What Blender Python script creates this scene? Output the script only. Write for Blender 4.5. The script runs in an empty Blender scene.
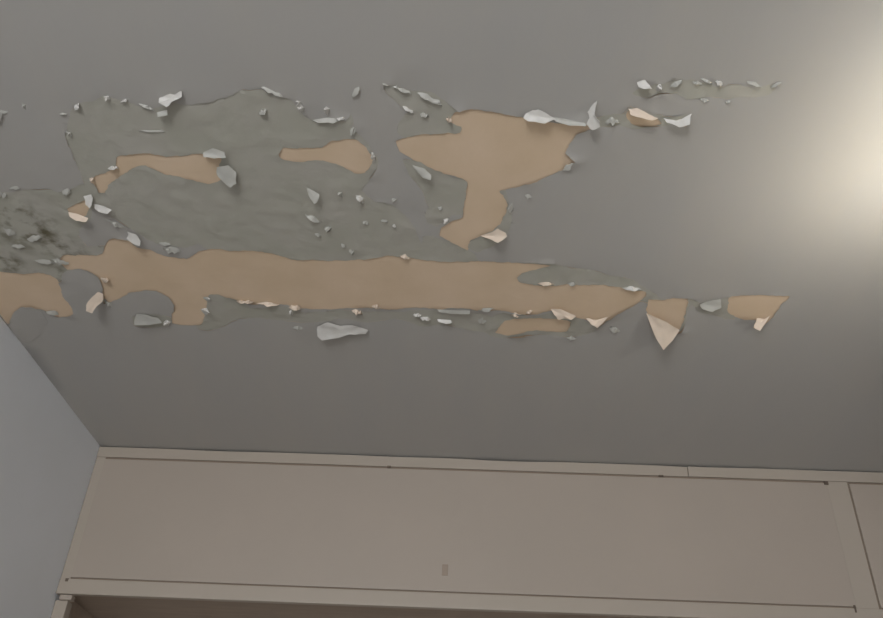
import bpy, bmesh, math, random
import numpy as np
from mathutils import Vector, Matrix, noise, kdtree
from mathutils.geometry import delaunay_2d_cdt

random.seed(4)
scene = bpy.context.scene
COL = scene.collection

# ---------------------------------------------------------------- camera
CAM = Vector((0, 0, 1.6))
H = 2.8                         # ceiling height
F_PX, PITCH, YAW, ROLL = 839.07, 0.6131, -0.0321, 0.0473
_f = Vector((math.sin(YAW)*math.cos(PITCH), math.cos(YAW)*math.cos(PITCH), math.sin(PITCH)))
_r = Vector((math.cos(YAW), -math.sin(YAW), 0))
_u = _r.cross(_f)
R_ = math.cos(ROLL)*_r + math.sin(ROLL)*_u
U_ = math.cos(ROLL)*_u - math.sin(ROLL)*_r
cam = bpy.data.objects.new('camera', bpy.data.cameras.new('camera'))
COL.objects.link(cam)
cam.data.sensor_width = 36
cam.data.lens = F_PX/883*36
cam.data.clip_start = 0.02
cam.matrix_world = Matrix(((R_.x, U_.x, -_f.x, CAM.x), (R_.y, U_.y, -_f.y, CAM.y), (R_.z, U_.z, -_f.z, CAM.z), (0, 0, 0, 1)))
scene.camera = cam

def ray(px, py):
    return (_f + R_*((px-441.5)/F_PX) + U_*((309-py)/F_PX))
def on_z(px, py, z=H):          # pixel direction met with a horizontal plane
    d = ray(px, py)
    return CAM + d*((z-CAM.z)/d.z)
def on_y(px, py, y):
    d = ray(px, py)
    return CAM + d*((y-CAM.y)/d.y)

# ---------------------------------------------------------------- light
scene.view_settings.view_transform = 'Standard'
scene.view_settings.look = 'None'
scene.view_settings.gamma = 1
scene.view_settings.exposure = 0.0
world = bpy.data.worlds.new('world'); scene.world = world
world.use_nodes = True
world.node_tree.nodes['Background'].inputs[0].default_value = (0.75, 0.87, 1, 1)
world.node_tree.nodes['Background'].inputs[1].default_value = 0.6

ROOM_L, ROOM_R, ROOM_F, ROOM_B = -1.2035, 2.3, 2.5525, -2.5
WIN = (-1.10, -0.05, 0.95, 2.15)             # window opening in the back wall: x0, x1, z0, z1
DAY = 80.0
LAMP = 4.3
al = bpy.data.lights.new('window_daylight', 'AREA')
al.shape = 'RECTANGLE'; al.size = WIN[1]-WIN[0]-0.1; al.size_y = WIN[3]-WIN[2]-0.1
al.energy = DAY; al.color = (0.985, 0.985, 0.98)
alo = bpy.data.objects.new('window_daylight', al); COL.objects.link(alo)
alo.location = ((WIN[0]+WIN[1])/2, ROOM_B+0.02, (WIN[2]+WIN[3])/2)
alo.rotation_euler = (math.radians(90), 0, 0)   # light leaves along +y, into the room

# ---------------------------------------------------------------- materials
def mat(name, c1, c2=None, scale=6, rough=0.6, bump=0.0, bscale=60, stretch=(1, 1, 1), spec=0.5, lo=.35, hi=.65):
    m = bpy.data.materials.new(name); m.use_nodes = True
    nt = m.node_tree; b = nt.nodes['Principled BSDF']
    b.inputs['Base Color'].default_value = (*c1, 1)
    b.inputs['Roughness'].default_value = rough
    b.inputs['Specular IOR Level'].default_value = spec
    tc = nt.nodes.new('ShaderNodeTexCoord'); mp = nt.nodes.new('ShaderNodeMapping')
    mp.inputs['Scale'].default_value = stretch
    nt.links.new(tc.outputs['Object'], mp.inputs['Vector'])
    if c2:
        n = nt.nodes.new('ShaderNodeTexNoise'); n.inputs['Scale'].default_value = scale; n.inputs['Detail'].default_value = 5
        r = nt.nodes.new('ShaderNodeValToRGB')
        r.color_ramp.elements[0].position = lo; r.color_ramp.elements[1].position = hi
        r.color_ramp.elements[0].color = (*c1, 1); r.color_ramp.elements[1].color = (*c2, 1)
        nt.links.new(mp.outputs[0], n.inputs['Vector']); nt.links.new(n.outputs['Fac'], r.inputs[0])
        nt.links.new(r.outputs[0], b.inputs['Base Color'])
    if bump:
        n = nt.nodes.new('ShaderNodeTexNoise'); n.inputs['Scale'].default_value = bscale; n.inputs['Detail'].default_value = 4
        bp = nt.nodes.new('ShaderNodeBump'); bp.inputs['Strength'].default_value = bump; bp.inputs['Distance'].default_value = 0.003
        nt.links.new(mp.outputs[0], n.inputs['Vector']); nt.links.new(n.outputs['Fac'], bp.inputs['Height'])
        nt.links.new(bp.outputs[0], b.inputs['Normal'])
    return m

def add_mould(m, spots, col):
    """dark mould freckles growing round a few damp places (object space)"""
    nt = m.node_tree; b = nt.nodes['Principled BSDF']
    src = b.inputs['Base Color'].links[0].from_socket
    tc = nt.nodes.new('ShaderNodeTexCoord')
    tot = None
    for (c, rad) in spots:
        d = nt.nodes.new('ShaderNodeVectorMath'); d.operation = 'DISTANCE'; d.inputs[1].default_value = c
        nt.links.new(tc.outputs['Object'], d.inputs[0])
        mr = nt.nodes.new('ShaderNodeMapRange'); mr.inputs[1].default_value = rad*0.35; mr.inputs[2].default_value = rad
        mr.inputs[3].default_value = 1; mr.inputs[4].default_value = 0
        nt.links.new(d.outputs['Value'], mr.inputs[0])
        if tot is None: tot = mr.outputs[0]
        else:
            mx = nt.nodes.new('ShaderNodeMath'); mx.operation = 'MAXIMUM'
            nt.links.new(tot, mx.inputs[0]); nt.links.new(mr.outputs[0], mx.inputs[1]); tot = mx.outputs[0]
    n = nt.nodes.new('ShaderNodeTexNoise'); n.inputs['Scale'].default_value = 26; n.inputs['Detail'].default_value = 6
    nt.links.new(tc.outputs['Object'], n.inputs['Vector'])
    r = nt.nodes.new('ShaderNodeMapRange'); r.inputs[1].default_value = .47; r.inputs[2].default_value = .66
    nt.links.new(n.outputs['Fac'], r.inputs[0])
    mu = nt.nodes.new('ShaderNodeMath'); mu.operation = 'MULTIPLY'
    nt.links.new(tot, mu.inputs[0]); nt.links.new(r.outputs[0], mu.inputs[1])
    mix = nt.nodes.new('ShaderNodeMix'); mix.data_type = 'RGBA'
    nt.links.new(mu.outputs[0], mix.inputs['Factor']); nt.links.new(src, mix.inputs['A'])
    mix.inputs['B'].default_value = (*col, 1)
    nt.links.new(mix.outputs['Result'], b.inputs['Base Color'])

M = {}
M['top'] = mat('grey_ceiling_paint', (.45, .435, .412), (.435, .425, .41), 5, .5, .10, 45, (1.6, .35, 1), .4)
M['under'] = mat('undercoat_paint', (.425, .418, .362), (.455, .44, .395), 9, .65, .35, 45)
M['plaster'] = mat('bare_plaster', (.70, .545, .39), (.75, .59, .44), 7, .85, .15, 70, spec=.2)
M['flake'] = mat('flake_reverse', (.64, .625, .60), (.58, .565, .535), 60, .6, .2, 90)
M['flakepink'] = mat('flake_reverse_pinkish', (.70, .585, .48), (.66, .555, .46), 40, .7, .2, 90)
M['flakegrey'] = mat('flake_grey', (.475, .47, .435), (.445, .44, .41), 40, .5, .2, 90)
M['wall'] = mat('blue_white_wall_paint', (.82, .845, .89), (.80, .825, .86), 4, .6, .08, 40)
M['dark_wall'] = mat('grey_wall_paint', (.56, .56, .56), (.53, .53, .53), 4, .7, .08, 40)
M['cup'] = mat('cream_cupboard_paint', (.42, .36, .308), (.405, .35, .30), 3, .42, .05, 25)
M['cupframe'] = mat('cream_frame_paint', (.43, .373, .318), (.42, .368, .31), 5, .45, .05, 25)
M['groove'] = mat('dark_gap', (.26, .205, .16), None, rough=.9)
M['soffit'] = mat('bare_brown_board', (.38, .305, .245), (.34, .275, .225), 8, .7, .05, 30, (1, 6, 6))
M['catch'] = mat('rusty_catch', (.16, .12, .09), (.12, .09, .07), 30, .6)
M['floor'] = mat('grey_floor_tile', (.42, .39, .35), (.38, .36, .33), 3, .4)
M['white'] = mat('white_enamel', (.75, .75, .73), (.7, .7, .69), 5, .4)
M['brass'] = mat('dull_brass', (.5, .4, .22), (.45, .36, .2), 20, .35)
gm = bpy.data.materials.new('window_glass'); gm.use_nodes = True
gb = gm.node_tree.nodes['Principled BSDF']
gb.inputs['Transmission Weight'].default_value = 1; gb.inputs['Roughness'].default_value = .02
M['glass'] = gm
em = bpy.data.materials.new('lit_bulb'); em.use_nodes = True
eb = em.node_tree.nodes['Principled BSDF']
eb.inputs['Emission Color'].default_value = (1, .9, .72, 1); eb.inputs['Emission Strength'].default_value = 12
M['bulb'] = em

# ---------------------------------------------------------------- helpers
def link(name, me, m, parent=None):
    o = bpy.data.objects.new(name, me); COL.objects.link(o)
    if m: me.materials.append(m)
    if parent: o.parent = parent
    return o
def boxmesh(name, lo, hi, m, parent=None, bevel=0.0, org=None):
    bm = bmesh.new()
    bmesh.ops.create_cube(bm, size=1)
    for v in bm.verts:
        v.co = Vector([(lo[i]+hi[i])/2 + v.co[i]*(hi[i]-lo[i]) for i in range(3)])
    if bevel:
        bmesh.ops.bevel(bm, geom=bm.edges[:], offset=bevel, segments=2, affect='EDGES', profile=.6)
    me = bpy.data.meshes.new(name); bm.to_mesh(me); bm.free()
    return link(name, me, m, parent)
def tag(o, label, cat=None, group=None, kind=None):
    o['label'] = label
    if cat: o['category'] = cat
    if group: o['group'] = group
    if kind: o['kind'] = kind
    return o
def struct(o, label, cat=None):
    return tag(o, label, cat, None, 'structure')
def smooth(o):
    for p in o.data.polygons: p.use_smooth = True

# ---------------------------------------------------------------- room shell
T = 0.12
struct(boxmesh('floor', (ROOM_L-T, ROOM_B-T, -T), (ROOM_R+T, ROOM_F+.62+T, 0), M['floor']), 'plain grey tiled floor of the room', 'floor')
# the left wall is slightly uneven plaster
def wall_left():
    bm = bmesh.new(); ny, nz = 90, 60
    y0, y1 = ROOM_B, ROOM_F+.62
    g = []
    for j in range(nz+1):
        row = []
        for i in range(ny+1):
            y = y0+(y1-y0)*i/ny; z = H*j/nz
            x = ROOM_L - 0.0008*abs(noise.noise(Vector((y*2.1, z*2.1, 3.3)))) - (0 if z < H else 0)
            row.append(bm.verts.new((x, y, z)))
        g.append(row)
    for j in range(nz):
        for i in range(ny):
            bm.faces.new((g[j][i], g[j+1][i], g[j+1][i+1], g[j][i+1]))
    bmesh.ops.recalc_face_normals(bm, faces=bm.faces[:])
    me = bpy.data.meshes.new('wall_left'); bm.to_mesh(me); bm.free()
    o = link('wall_left', me, M['wall'])
    if me.polygons[0].normal.x < 0: me.flip_normals()
    s = o.modifiers.new('thick', 'SOLIDIFY'); s.thickness = T; s.offset = -1
    return o
struct(wall_left(), 'pale blue-white painted wall left of the cupboard', 'wall')
struct(boxmesh('wall_right', (ROOM_R, ROOM_B-T, 0), (ROOM_R+T, ROOM_F+.62+T, H), M['dark_wall']), 'mid grey painted wall right of the cupboard', 'wall')
struct(boxmesh('wall_front', (ROOM_L-T, ROOM_F+.62, 0), (ROOM_R, ROOM_F+.62+T, H), M['wall']), 'painted wall behind the built-in cupboard', 'wall')
def wall_back():
    bm = bmesh.new()
    x0, x1, z0, z1 = WIN
    for lo, hi in (((ROOM_L, 0), (x0, H)), ((x1, 0), (ROOM_R, H)), ((x0, 0), (x1, z0)), ((x0, z1), (x1, H))):
        r = bmesh.ops.create_cube(bm, size=1)['verts']
        for v in r:
            v.co = Vector((lo[0]+(hi[0]-lo[0])*(v.co.x+.5), ROOM_B-T*(v.co.y+.5), lo[1]+(hi[1]-lo[1])*(v.co.z+.5)))
    me = bpy.data.meshes.new('wall_back'); bm.to_mesh(me); bm.free()
    return link('wall_back', me, M['wall'])
struct(wall_back(), 'painted wall with the window behind the viewer', 'wall')
def window():
    e = bpy.data.objects.new('window_1', None); COL.objects.link(e)
    e.location = ((WIN[0]+WIN[1])/2, ROOM_B-T/2, WIN[2])
    struct(e, 'white framed two-pane window in the wall behind the viewer', 'window')
    w, h = WIN[1]-WIN[0], WIN[3]-WIN[2]
    for nm, lo, hi in (('frame_rail', (-w/2, -.03, 0), (w/2, .03, .05)), ('frame_rail', (-w/2, -.03, h-.05), (w/2, .03, h)),
                       ('frame_stile', (-w/2, -.03, .05), (-w/2+.05, .03, h-.05)), ('frame_stile', (w/2-.05, -.03, .05), (w/2, .03, h-.05)),
                       ('mullion', (-.025, -.03, .05), (.025, .03, h-.05))):
        boxmesh(nm, lo, hi, M['white'], e, .004)
    for s in (-1, 1):
        boxmesh('pane', (min(s*.025, s*(w/2-.05)), -.003, .05), (max(s*.025, s*(w/2-.05)), .003, h-.05), M['glass'], e)
window()

# ---------------------------------------------------------------- ceiling: plaster slab, undercoat, top coat
ceiling = boxmesh('ceiling', (ROOM_L-T, ROOM_B-T, H), (ROOM_R+T, ROOM_F+.62+T, H+.12), M['plaster'])
struct(ceiling, 'damaged grey ceiling with peeling paint and bare beige plaster', 'ceiling')

# outlines of the places where everything has come off down to the plaster (photo pixels, dropped on the ceiling plane)
BARE = [
 [(90,181),(96,175),(108,171),(115,167),(117,157),(130,154),(146,153),(168,155),(187,155),(205,153),(221,154),(220,166),(222,180),(212,183),(203,182),(185,178),(167,174),(156,169),(146,165),(135,167),(125,173),(112,182),(105,192),(99,192),(96,186)],
 [(68,208),(76,204),(86,199),(90,205),(87,215),(78,216),(70,213)],
 [(279,153),(283,147),(300,148),(320,147),(330,141),(345,139),(356,139),(366,147),(372,159),(366,172),(354,172),(346,168),(338,164),(326,161),(315,160),(300,161),(286,160)],
 [(397,141),(410,137),(424,134),(442,133),(460,132),(461,126),(448,122),(454,112),(466,109),(476,108),(486,110),(494,112),(508,114),(525,117),(541,121),(557,122),(583,122),(592,128),(577,134),(571,143),(566,152),(575,160),(566,168),(552,174),(536,180),(516,186),(500,190),(503,197),(507,206),(503,219),(494,229),(481,235),(470,241),(468,250),(458,244),(447,239),(439,235),(443,227),(452,220),(462,217),(465,201),(467,182),(456,176),(442,172),(427,165),(414,159),(400,151)],
 [(62,255),(82,255),(102,254),(107,242),(115,237),(128,239),(138,246),(151,250),(167,256),(187,258),(198,251),(214,249),(231,250),(250,250),(268,252),(291,258),(320,260),(342,260),(361,259),(387,256),(406,257),(427,260),(452,261),(476,261),(510,262),(532,263),(551,265),(536,269),(522,273),(517,277),(521,282),(546,285),(577,284),(606,285),(625,288),(645,291),(643,299),(632,306),(618,312),(606,321),(597,327),(588,320),(575,317),(563,317),(551,310),(536,313),(520,312),(494,309),(470,308),(442,308),(416,308),(390,308),(368,307),(346,308),(325,309),(304,308),(286,305),(270,303),(257,303),(246,302),(236,299),(226,296),(216,294),(208,295),(206,311),(202,324),(186,325),(172,322),(174,305),(167,296),(157,291),(146,290),(137,291),(128,293),(117,299),(104,302),(103,286),(99,276),(88,270),(78,268),(68,270),(61,263)],
 [(-40,272),(0,271),(22,273),(44,273),(58,279),(62,293),(68,303),(73,313),(60,317),(52,314),(42,309),(30,308),(18,315),(12,321),(-14,322)],
 [(648,300),(661,299),(674,298),(688,299),(685,313),(680,328),(672,332),(664,331),(655,322),(647,313)],
 [(731,295),(750,295),(770,294),(789,296),(781,305),(770,318),(761,329),(753,327),(756,318),(744,318),(733,316),(727,310),(728,301)],
 [(627,111),(634,108),(646,113),(658,118),(663,123),(650,126),(634,125),(628,119)],
 [(495,332),(500,325),(506,320),(524,318),(546,318),(560,319),(571,322),(566,331),(552,331),(536,330),(518,333),(505,335)],
]
# outlines of the places where only the grey top coat has come away
WORN = [
 [(-60,196),(0,192),(22,190),(48,188),(60,192),(84,182),(78,168),(72,150),(66,138),(69,122),(72,110),(80,103),(94,99),(108,96),(118,99),(132,104),(150,109),(160,104),(172,101),(184,104),(200,103),(214,101),(226,97),(235,93),(244,89),(262,89),(276,96),(290,99),(296,106),(303,116),(322,121),(345,119),(350,112),(353,128),(362,136),(373,150),(378,163),(370,176),(362,190),(372,200),(392,204),(404,214),(414,228),(424,246),(431,262),(400,268),(330,272),(270,262),(230,256),(212,252),(198,244),(185,247),(166,244),(149,240),(136,232),(122,222),(108,214),(96,206),(92,216),(84,224),(78,234),(88,246),(104,246),(110,262),(88,270),(78,268),(64,272),(59,281),(40,280),(0,276),(-60,276)],
 [(384,85),(398,86),(410,90),(426,93),(442,99),(452,106),(460,112),(470,118),(466,140),(440,140),(424,136),(410,139),(398,134),(399,122),(409,112),(398,103),(388,95)],
 [(404,160),(420,160),(436,168),(450,176),(468,182),(470,214),(452,214),(436,226),(424,220),(428,204),(420,188),(410,174)],
 [(424,236),(446,240),(462,246),(474,254),(480,266),(440,266),(424,262)],
 [(498,188),(506,190),(509,205),(512,222),(504,238),(492,246),(476,252),(466,246),(486,232),(500,216)],
 [(200,298),(218,292),(236,296),(250,306),(286,306),(304,312),(346,310),(390,311),(442,310),(482,312),(494,318),(490,332),(470,330),(444,324),(420,325),(396,318),(366,322),(340,318),(318,322),(294,322),(270,318),(240,318),(222,327),(206,330),(196,326),(206,314)],
 [(490,318),(505,312),(530,315),(552,312),(574,316),(598,328),(586,334),(566,336),(536,334),(505,338),(488,334)],
 [(506,268),(530,262),(552,262),(566,266),(600,272),(632,280),(648,290),(664,298),(690,298),(704,304),(716,300),(732,296),(734,318),(716,316),(700,312),(690,304),(682,330),(668,330),(656,312),(648,303),(634,300),(600,290),(560,288),(520,284)],
 [(632,93),(648,86),(664,82),(676,79),(690,80),(704,82),(718,86),(736,84),(752,88),(768,84),(776,82),(770,92),(756,97),(740,96),(724,98),(706,97),(690,99),(676,94),(660,92),(646,97)],
 [(592,118),(606,116),(624,113),(630,106),(646,110),(668,116),(690,115),(686,126),(668,124),(640,128),(616,125),(596,127)],
 [(133,316),(146,313),(160,315),(172,318),(168,326),(150,327),(135,325)],
]

def resample(poly, step=0.006, jit=0.0022, seed=0.0):
    pts = []
    for (x, y) in poly:
        p = on_z(x, y); pts.append((p.x, p.y))
    n = len(pts); out = []
    for i in range(n):
        p0, p1, p2, p3 = (np.array(pts[(i+k-1) % n]) for k in range(4))
        L = np.linalg.norm(p2-p1); k = max(1, int(L/step))
        for j in range(k):
            t = j/k
            lin = p1+(p2-p1)*t
            q = lin*.45 + (.5*((2*p1)+(-p0+p2)*t+(2*p0-5*p1+4*p2-p3)*t*t+(-p0+3*p1-3*p2+p3)*t**3))*.55
            v = Vector((q[0]*55, q[1]*55, seed))
            q = q + np.array([noise.noise(v), noise.noise(v+Vector((9, 9, 9)))])*jit*1.3
            v2 = Vector((q[0]*19, q[1]*19, seed+4)); q = q + np.array([noise.noise(v2), noise.noise(v2+Vector((7, 3, 9)))])*jit*1.3
            v3 = Vector((q[0]*130, q[1]*130, seed+8)); q = q + np.array([noise.noise(v3), noise.noise(v3+Vector((7, 3, 9)))])*jit*.9
            x = min(max(q[0], ROOM_L+.0005), ROOM_R); out.append((x, q[1]))
    return out
bare = [resample(p, .0045, .0022, i*3.1) for i, p in enumerate(BARE)]
worn = [resample(p, .007, .0028, 50+i*2.3) for i, p in enumerate(WORN)]

def inside(P, polys):
    res = np.zeros(len(P), bool)
    for poly in polys:
        A = np.array(poly); B = np.roll(A, -1, 0)
        sel = (P[:, 0] >= A[:, 0].min()) & (P[:, 0] <= A[:, 0].max()) & (P[:, 1] >= A[:, 1].min()) & (P[:, 1] <= A[:, 1].max())
        idx = np.where(sel & ~res)[0]
        if not len(idx): continue
        Q = P[idx]; c = np.zeros(len(idx), bool)
        for a, b in zip(A, B):
            if a[1] == b[1]: continue
            m = (a[1] > Q[:, 1]) != (b[1] > Q[:, 1])
            xs = (b[0]-a[0])*(Q[:, 1]-a[1])/(b[1]-a[1])+a[0]
            c ^= m & (Q[:, 0] < xs)
        res[idx[c]] = True
    return res

def build_coats():
    allp = [p for poly in bare+worn for p in poly]
    ax = np.array(allp)
    fx0, fx1 = ROOM_L, ax[:, 0].max()+.08
    fy0, fy1 = ax[:, 1].min()-.08, ax[:, 1].max()+.08
    V, E = [], []
    def loop(pl):
        s = len(V); V.extend(pl); n = len(pl)
        E.extend((s+i, s+(i+1) % n) for i in range(n))
    for pl in bare+worn: loop(pl)
    X1, Y0, Y1 = ROOM_R, ROOM_B, ROOM_F+.1
    V.extend([(ROOM_L, Y0), (X1, Y0), (X1, Y1), (ROOM_L, Y1)])
    rng = np.random.default_rng(2)
    st = .0085
    for y in np.arange(fy0, fy1, st):
        for x in np.arange(fx0+.002, fx1, st):
            V.append((x+rng.uniform(-.25, .25)*st, y+rng.uniform(-.25, .25)*st))
    st = .05
    for y in np.arange(Y0, Y1+.001, st):
        for x in np.arange(ROOM_L, X1+.001, st):
            if not (fx0-.02 < x < fx1+.02 and fy0-.02 < y < fy1+.02): V.append((x, y))
    r = delaunay_2d_cdt([Vector(v) for v in V], E, [], 0, 1e-6)
    P = np.array([(v.x, v.y) for v in r[0]]); Tr = np.array([list(f) for f in r[2]])
    C = P[Tr].mean(1)
    ib = inside(C, bare); iw = inside(C, worn)
    def kd(polys):
        pts = [p for pl in polys for p in pl]
        k = kdtree.KDTree(len(pts))
        for i, p in enumerate(pts): k.insert((p[0], p[1], 0), i)
        k.balance(); return k
    kt, kb = kd(bare+worn), kd(bare)
    def coat(name, keep, z, fn, m, label):
        T3 = Tr[keep]; used = np.unique(T3); remap = -np.ones(len(P), int); remap[used] = np.arange(len(used))
        co = []
        for i in used:
            x, y = P[i]; co.append((x, y, z-fn(x, y)))
        me = bpy.data.meshes.new(name)
        me.from_pydata(co, [], [tuple(t) for t in remap[T3][:, ::-1]])
        if me.polygons[0].normal.z > 0: me.flip_normals()
        o = link(name, me, m, ceiling); smooth(o); o['label'] = label
        return o
    def N(x, y, f, s): return noise.noise(Vector((x*f, y*f, s)))
    def top_fn(x, y):
        d = kt.find((x, y, 0))[2]
        n = N(x, y, 16, 1.7)
        db = kb.find((x, y, 0))[2]
        lift = max(0, n-.25)*.007*math.exp(-(d/.020)**1.3) + max(0, n+.1)*.006*math.exp(-(db/.012)**1.3)
        blister = max(0, N(x, y, 9, 8.1))*.0025*math.exp(-(d/.07)**2)
        wave = (N(x, y, 1.6, 5.)+1)*.0005*min(1, d/.05) - .0005*math.exp(-d/.012)
        # paint curls clear of the wall along the left edge
        return min(lift+blister, .016)+wave
    def under_fn(x, y):
        d = kb.find((x, y, 0))[2]
        n = max(0, N(x, y, 24, 2.2))*.0028+max(0, N(x, y, 60, 6.2))*.0010
        n += max(0, N(x, y, 30, 4.))*.003*math.exp(-(d/.012))
        return n
    coat('top_coat', ~(ib | iw), H-.0016, top_fn, M['top'], 'smooth grey top coat of paint')
    zone = (C[:, 0] < fx1) & (C[:, 1] > fy0) & (C[:, 1] < fy1)
    coat('undercoat', zone & ~ib & iw, H-.0009, under_fn, M['under'], 'worn greenish grey undercoat')
build_coats()
damp = [(on_z(28, 228), .11), (on_z(62, 247), .07), (on_z(12, 212), .07), (on_z(58, 274), .04), (on_z(6, 262), .06)]
add_mould(M['under'], [((p.x, p.y, p.z), r) for p, r in damp], (.13, .115, .07))

# ---------------------------------------------------------------- curled flakes, each its own piece
def thicken(bm, t=.0006):
    bmesh.ops.recalc_face_normals(bm, faces=bm.faces[:])
    bmesh.ops.solidify(bm, geom=bm.faces[:], thickness=t)
    bm.normal_update()
    for e in bm.edges:
        if len(e.link_faces) != 2 or e.calc_face_angle(0) > .7: e.smooth = False
def flake_poly(pts, m, curl=.004, label=None, seed=0):
    """pts: (px, py, drop in mm); a torn scrap of paint hanging from the ceiling"""
    w = [on_z(x, y, H-.002-d/1000) for x, y, d in pts]
    bm = bmesh.new()
    vs = [bm.verts.new(p) for p in w]
    c = bm.verts.new(sum(w, Vector())/len(w))
    for i in range(len(vs)): bm.faces.new((vs[i], vs[(i+1) % len(vs)], c))
    bmesh.ops.subdivide_edges(bm, edges=bm.edges[:], cuts=2, use_grid_fill=True)
    bm.normal_update()
    mean = sum((f.normal for f in bm.faces), Vector()).normalized()
    if mean.z > 0: mean = -mean
    for v in bm.verts:
        n = noise.noise(v.co*45+Vector((seed, 0, 0))); v.co += mean*(n*curl)
        if v.is_boundary:
            v.co += Vector((noise.noise(v.co*160), noise.noise(v.co*160+Vector((5, 5, 5))), 0))*.0022
        if v.co.z > H-.001: v.co.z = H-.001
    thicken(bm)
    me = bpy.data.meshes.new('paint_flake'); bm.to_mesh(me); bm.free()
    o = link('paint_flake', me, M[m], ceiling); smooth(o)
    if label: o['label'] = label
    return o
def flake_strip(x, y, L, w, ang, drop, m, seed):
    """a small curled sliver: long axis at ang in the photo, hinged along its upper side"""
    a = math.radians(ang); ca, sa = math.cos(a), math.sin(a)
    nu, nv = 7, 4
    bm = bmesh.new(); g = []
    for i in range(nu):
        u = i/(nu-1)-.5; row = []
        taper = (1-abs(2*u)**2.2)*.7+.3*(1-abs(2*u))+.05
        taper *= .55+.9*(noise.noise(Vector((u*7+seed, seed*1.7, 0)))+.5)
        for j in range(nv):
            v = j/(nv-1)
            off = (v-.5)*w*taper + noise.noise(Vector((u*5, seed, 2)))*w*.35
            off += noise.noise(Vector((i*1.9+seed, j*1.3, 4)))*w*.30; u2 = u + noise.noise(Vector((i*2.3+seed, j*1.7, 9)))*.10
            px = x+u2*L*ca-off*sa; py = y+u2*L*sa+off*ca
            d = (drop if m != 'flakegrey' else drop*.7)*(v**.8)*taper*(1+.5*noise.noise(Vector((u*3, seed, 7))))
            row.append(bm.verts.new(on_z(px, py, H-.0022-d/1000)))
        g.append(row)
    for i in range(nu-1):
        for j in range(nv-1): bm.faces.new((g[i][j], g[i+1][j], g[i+1][j+1], g[i][j+1]))
    thicken(bm)
    me = bpy.data.meshes.new('paint_flake'); bm.to_mesh(me); bm.free()
    o = link('paint_flake', me, M[m], ceiling); smooth(o)
    return o

BIG = [
 ([(646,313,2),(655,317,8),(666,322,10),(680,330,8),(672,341,30),(663,350,48),(654,334,30)], 'flakepink', 'large cream triangular flake hanging from the ceiling'),
 ([(480,236,2),(492,232,6),(498,228,4),(505,233,10),(507,237,14),(498,243,24),(490,239,16)], 'flakepink', 'pale pointed flake below the bare patch'),
 ([(98,292,4),(103,294,6),(103,301,12),(96,307,26),(92,313,34),(86,311,34),(87,303,20),(93,296,10)], 'flakepink', 'upright cream flake near the left wall'),
 ([(317,327,4),(328,322,2),(340,326,4),(352,325,4),(368,330,5),(366,334,10),(350,334,12),(338,338,18),(322,340,18),(317,336,14)], 'flake', 'jagged white flake below the bare strip'),
 ([(68,212,3),(78,214,5),(88,218,10),(86,222,18),(76,221,18),(70,217,12)], 'flakepink', None),
 ([(525,114,3),(532,110,2),(541,110,3),(550,116,5),(556,119,6),(545,123,16),(530,122,16),(524,119,10)], 'flake', 'curled white flake above the bare patch'),
 ([(552,117,3),(562,118,4),(575,121,5),(584,123,5),(586,126,12),(570,125,12),(556,122,9)], 'flakegrey', None),
 ([(588,112,3),(592,106,2),(597,100,2),(596,108,5),(594,115,12),(599,121,16),(600,127,18),(592,130,20),(586,124,14),(590,118,10)], 'flake', None),
 ([(663,118,3),(672,121,4),(684,118,4),(691,113,2),(690,124,16),(680,127,18),(668,123,12)], 'flake', None),
 ([(637,82,3),(645,80,2),(650,85,6),(652,89,14),(644,89,16),(638,86,10)], 'flake', None),
 ([(628,109,2),(637,108,2),(648,114,8),(658,119,12),(652,121,20),(640,118,18),(631,115,12)], 'flakepink', None),
 ([(217,167,3),(228,165,3),(236,172,6),(236,184,16),(230,188,20),(222,181,14),(217,175,8)], 'flakegrey', None),
 ([(203,153,2),(212,148,2),(224,152,4),(226,158,10),(214,158,12),(204,157,8)], 'flakegrey', None),
 ([(160,98,2),(170,94,2),(176,95,3),(182,91,2),(182,97,8),(172,102,14),(166,107,16),(159,103,12)], 'flake', None),
 ([(158,112,3),(168,110,4),(168,115,10),(158,117,10)], 'flakegrey', None),
 ([(128,232,3),(136,234,5),(141,241,12),(140,246,18),(133,244,16),(127,238,8)], 'flake', None),
 ([(94,204,3),(104,206,5),(112,210,10),(108,214,16),(98,212,14),(94,208,8)], 'flake', None),
 ([(84,196,2),(91,194,2),(93,200,6),(90,208,16),(86,204,12)], 'flake', None),
 ([(136,314,3),(148,315,4),(158,318,6),(162,323,12),(148,325,14),(134,325,12)], 'flakegrey', None),
 ([(551,309,3),(560,309,4),(570,313,4),(576,316,5),(571,320,16),(564,318,12),(559,320,18),(554,315,14)], 'flakepink', None),
 ([(586,318,2),(596,320,4),(608,317,4),(602,324,14),(597,328,20),(591,324,14)], 'flakepink', None),
 ([(757,318,2),(765,319,4),(770,316,3),(764,325,16),(760,331,24),(755,329,20),(754,325,12)], 'flakepink', 'small beige flake hanging at the far right patch'),
 ([(437,309,2),(450,310,4),(470,311,5),(470,314,8),(450,314,9),(439,312,7)], 'flakegrey', None),
 ([(437,319,2),(451,320,4),(452,323,12),(446,324,14),(438,322,9)], 'flake', None),
 ([(412,165,2),(424,168,3),(431,175,10),(431,180,16),(423,178,12),(418,172,7)], 'flakegrey', None),
 ([(306,187,2),(312,190,3),(319,194,6),(318,201,16),(314,204,18),(309,196,10)], 'flakegrey', None),
 ([(700,304,2),(712,300,2),(720,299,2),(722,308,10),(712,312,14),(702,309,8)], 'flakegrey', None),
 ([(9,322,2),(14,312,2),(22,307,2),(32,307,2),(42,312,1),(48,322,0),(42,334,0),(32,341,1),(24,342,2),(14,333,3)], 'top', None),
]
for i, (pts, m, lab) in enumerate(BIG):
    flake_poly(pts, m, .003, lab, i*7.7)

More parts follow.
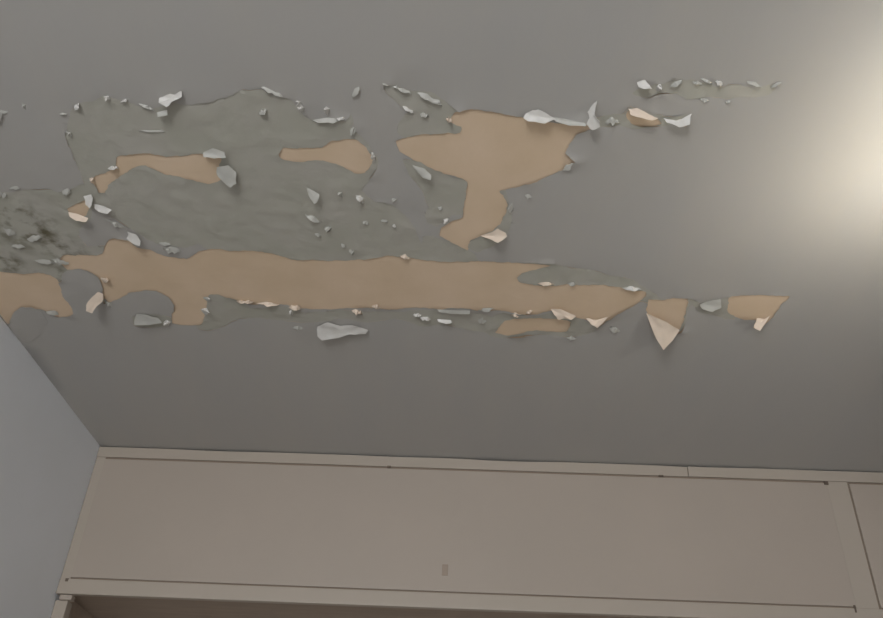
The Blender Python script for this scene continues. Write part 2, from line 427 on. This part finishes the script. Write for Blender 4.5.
# x, y, length, width, angle, drop mm, colour
W, G, K = 'flake', 'flakegrey', 'flakepink'
SMALL = [
 (77,107,8,4,-55,8,W),(107,98,7,4,20,7,W),(124,101,7,3,-20,6,W),(146,107,17,3,24,7,G),(69,134,8,3,40,5,G),(152,131,26,2.5,2,3,G),
 (63,114,7,2,0,3,G),(3,112,10,3,5,3,G),(113,168,11,4,-4,9,W),(92,180,5,4,30,8,K),(24,106,8,3,60,3,G),
 (272,92,24,4,22,8,G),(300,107,13,7,68,14,W),(263,112,9,5,-30,9,G),(327,111,9,5,80,12,W),(328,120,30,5,-2,9,G),(340,119,9,4,-5,9,W),
 (353,131,7,9,15,10,G),(373,157,9,4,75,8,W),(356,92,13,5,-62,7,G),(385,84,8,3,20,5,G),(402,90,20,4,22,8,G),(430,99,27,6,26,10,G),
 (408,110,13,4,30,8,W),(424,115,9,4,14,7,G),(449,120,6,5,-10,10,K),(340,195,6,4,50,8,G),(360,199,11,5,42,11,W),(394,200,5,4,50,6,G),
 (313,219,18,5,24,12,G),(328,229,7,6,40,10,G),(318,235,6,3,20,6,G),(366,223,6,4,30,5,G),(384,221,7,3,4,4,G),(394,226,4,3,20,6,W),
 (352,252,6,5,40,8,G),(343,246,6,3,40,5,G),(405,257,10,4,14,7,K),(446,221,6,5,45,9,W),(440,208,5,3,20,4,G),
 (172,250,18,6,10,9,G),(165,244,12,4,8,6,G),(115,224,22,4,22,6,G),(105,280,5,7,-60,10,K),
 (205,311,6,9,-65,14,W),(207,299,4,8,-70,7,G),(167,323,6,6,60,12,W),(245,302,17,4,2,10,K),(268,304,22,4,3,9,K),(295,308,12,5,8,11,K),(291,313,4,6,10,10,W),
 (298,328,10,4,0,6,G),(357,312,11,5,12,11,K),(376,307,8,4,5,9,K),(417,315,9,4,0,9,W),(425,319,11,4,10,10,W),
 (486,310,16,3,-6,6,G),(516,315,9,4,8,10,K),(529,312,8,3,-25,7,K),(546,284,15,5,4,9,K),(572,284,8,3,5,5,G),(632,289,18,4,6,9,W),
 (571,338,10,4,8,6,G),(614,330,10,5,10,7,G),(482,321,8,5,10,5,G),
 (676,84,14,4,-32,7,G),(659,88,8,6,-55,12,W),(706,81,12,3,20,7,G),(719,83,8,5,25,9,W),(754,84,16,4,18,6,G),(776,85,12,3,-30,5,G),(697,83,10,3,10,4,G),
 (704,100,9,4,5,5,G),(728,102,6,3,-20,5,G),(613,121,14,6,0,8,G),(568,167,14,5,-35,6,G),(511,208,5,10,20,7,G),(528,196,7,4,10,4,G),
 (15,188,12,3,-4,3,G),(66,192,8,7,20,6,G),(2,195,10,6,10,4,G),(10,232,12,5,20,5,G),(34,238,14,6,-10,6,G),(60,262,18,5,15,7,G),(45,262,20,5,8,6,G),(18,246,14,4,0,5,G),
 (108,303,10,3,35,6,G),(52,313,14,4,8,6,G),
]
for i, s in enumerate(SMALL):
    flake_strip(*s, seed=i*1.37)

# ---------------------------------------------------------------- built-in cupboard along the front wall
D = ROOM_F
Z = lambda k: CAM.z + 1.2*k
ZT, ZB, ZR = Z(.9636), Z(.6304), Z(.5911)
X1, X2 = 1.2*1.0502, 1.2*.9927
cup = bpy.data.objects.new('built_in_cupboard', None); COL.objects.link(cup)
cup.location = ((ROOM_L+ROOM_R)/2, D, 0)
tag(cup, 'cream painted built-in cupboard with long flush doors below the ceiling', 'cupboard')
ox, oy = cup.location.x, cup.location.y
def cb(name, x0, x1, z0, z1, y0, y1, m='cupframe', bevel=.0015, parent=None):
    return boxmesh(name, (x0-ox, y0-oy, z0), (x1-ox, y1-oy, z1), M[m], parent or cup, bevel)
def wavy(name, x0, x1, z0, z1, y0, y1, amp, seed, m='cupframe'):
    """a rail whose upper edge was scribed roughly against the ceiling"""
    bm = bmesh.new(); n = max(8, int((x1-x0)/.03)); rows = []
    for i in range(n+1):
        x = x0+(x1-x0)*i/n
        zt = z1 - amp*max(0, noise.noise(Vector((x*3.2, seed, 0)))+.05)
        rows.append([bm.verts.new((x-ox, y-oy, z)) for y, z in ((y0, z0), (y0, zt), (y1, zt), (y1, z0))])
    for i in range(n):
        for k in range(4):
            bm.faces.new((rows[i][k], rows[i+1][k], rows[i+1][(k+1) % 4], rows[i][(k+1) % 4]))
    bm.faces.new(rows[0]); bm.faces.new(rows[-1])
    bmesh.ops.recalc_face_normals(bm, faces=bm.faces[:])
    me = bpy.data.meshes.new(name); bm.to_mesh(me); bm.free()
    return link(name, me, M[m], cup)
XJ = on_y(687, 465, D).x
WR = ROOM_R-.002; WL = ROOM_L+.001
ZC = H-.006
TH = .0055
wavy('top_rail', WL, XJ-.0012, ZT+.002, ZC, D, D+TH, .006, 1.0)
wavy('top_rail', XJ+.0012, WR, ZT+.002, ZC, D-.0015, D+TH, .004, 6.0)
cb('bottom_rail', WL, WR, ZR, ZB-.002, D-.002, D+.022, bevel=.003)
SW = .030
cb('stile', WL, WL+SW, ZB-.002, ZT+.002, D+.002, D+TH)
cb('stile', X2, X1-.002, ZB-.002, ZT+.002, D+.0012, D+TH)
cb('stile', WR-.04, WR, ZB-.002, ZT+.002, D, D+TH)
def door(x0, x1, gl, gr, gt, gb_, tilt=0.0):
    o = cb('door', x0+gl, x1-gr, ZB+gb_, ZT-gt, D+.0005, D+.0055, 'cup', .0015)
    return o
d1 = door(WL+SW, X2, 0, 0, .0048, .0030)
d2 = door(X1, WR-.04, .0040, .002, .0045, .0030)
d1['label'] = 'long flush door left of the divider'
d2['label'] = 'flush door right of the divider'
pm = on_y(445, 570, D)
lp = boxmesh('door_smudge', (pm.x-.009-ox, -.0012, pm.z-.017), (pm.x+.009-ox, .001, pm.z+.017), M['soffit'], d1, .001)  # thin darker block standing in for a faint smudge on the door
# small dents left by catches in the corners of the gap
for (px, py, w, h) in ((826, 483, .014, .012), (855, 609, .006, .022), (67, 580, .010, .010), (389, 467, .012, .008), (661, 476, .016, .006)):
    p = on_y(px, py, D)
    boxmesh('catch', (p.x-w/2-ox, -.0024, p.z-h/2), (p.x+w/2-ox, .002, p.z+h/2), M['catch'], cup, .001)
# dark carcase behind the gaps, board closing the cupboard below, set-back lower doors
cb('carcase_back', WL, WR, ZB-.004, ZC, D+.006, D+.022, 'groove', 0)
cb('bottom_board', WL, WR, ZR+.012, ZR+.030, D+.0225, D+.60, 'soffit', 0)
cb('post', WL, WL+.038, .0, ZR-.0165, D+.012, D+.05, 'cupframe', .002)
cb('shade_panel', WL, WL+.012, 0, ZR+.011, D+.051, D+.60, 'soffit', .001)  # added board that hides the lit wall so the recess stays dark
cb('corner_block', WL+.012, WL+.050, ZR-.016, ZR-.001, D+.004, D+.03, 'cup', .003)
for k in range(4):
    w = (WR-WL-.04)/4
    cb('lower_door', WL+.039+k*w, WL+.036+(k+1)*w, .06, ZR-.01, D+.42, D+.44, 'cupframe', .002)
cb('head_rail', WL+.039, WR, ZR-.008, ZR+.011, D+.41, D+.44, 'soffit', .001)
cb('plinth', WL+.039, WR, 0, .055, D+.44, D+.46, 'cupframe', .001)

# ---------------------------------------------------------------- hanging uplighter outside the right edge of the photograph
lp_c = on_z(955, 150)
lamp = bpy.data.objects.new('pendant_uplighter', None); COL.objects.link(lamp)
lamp.location = (lp_c.x, lp_c.y, H-.004)
tag(lamp, 'brass dish uplighter hanging from the ceiling right of the peeling paint', 'lamp')
def lathe(name, prof, m, parent, n=32):
    bm = bmesh.new(); rings = []
    for r, z in prof:
        rings.append([bm.verts.new((r*math.cos(2*math.pi*k/n), r*math.sin(2*math.pi*k/n), z)) for k in range(n)])
    for a, b in zip(rings, rings[1:]):
        for k in range(n): bm.faces.new((a[k], a[(k+1) % n], b[(k+1) % n], b[k]))
    bmesh.ops.remove_doubles(bm, verts=bm.verts[:], dist=1e-5)
    bmesh.ops.recalc_face_normals(bm, faces=bm.faces[:])
    me = bpy.data.meshes.new(name); bm.to_mesh(me); bm.free()
    o = link(name, me, M[m], parent); smooth(o); return o
DROP = .30
lathe('ceiling_rose', [(0.0001, 0), (.03, 0), (.03, -.012), (.012, -.022), (.0001, -.024)], 'brass', lamp)
lathe('rod', [(.003, -.02), (.003, -DROP+.03)], 'brass', lamp, 12)
ds = lathe('dish', [(.012, -DROP-.035), (.06, -DROP-.03), (.11, -DROP-.01), (.14, -DROP+.022), (.143, -DROP+.022), (.112, -DROP-.014), (.06, -DROP-.036), (.012, -DROP-.042), (.012, -DROP-.035)], 'brass', lamp)
lathe('socket', [(.0001, -DROP+.035), (.012, -DROP+.035), (.014, -DROP+.03), (.014, -DROP-.04), (.0001, -DROP-.04)], 'brass', lamp, 16)
for k in range(3):
    a = 2*math.pi*k/3+.3
    bl = lathe('bulb', [(.0001, -.014), (.010, -.012), (.015, -.002), (.012, .009), (.0001, .014)], 'bulb', lamp, 16)
    bl.location = (.05*math.cos(a), .05*math.sin(a), -DROP-.004)
    pl = bpy.data.lights.new('bulb_light', 'POINT'); pl.energy = LAMP/3; pl.color = (1, .99, .945); pl.shadow_soft_size = .03
    po = bpy.data.objects.new('bulb_light', pl); COL.objects.link(po); po.parent = lamp
    po.location = (.05*math.cos(a), .05*math.sin(a), -DROP+.015)
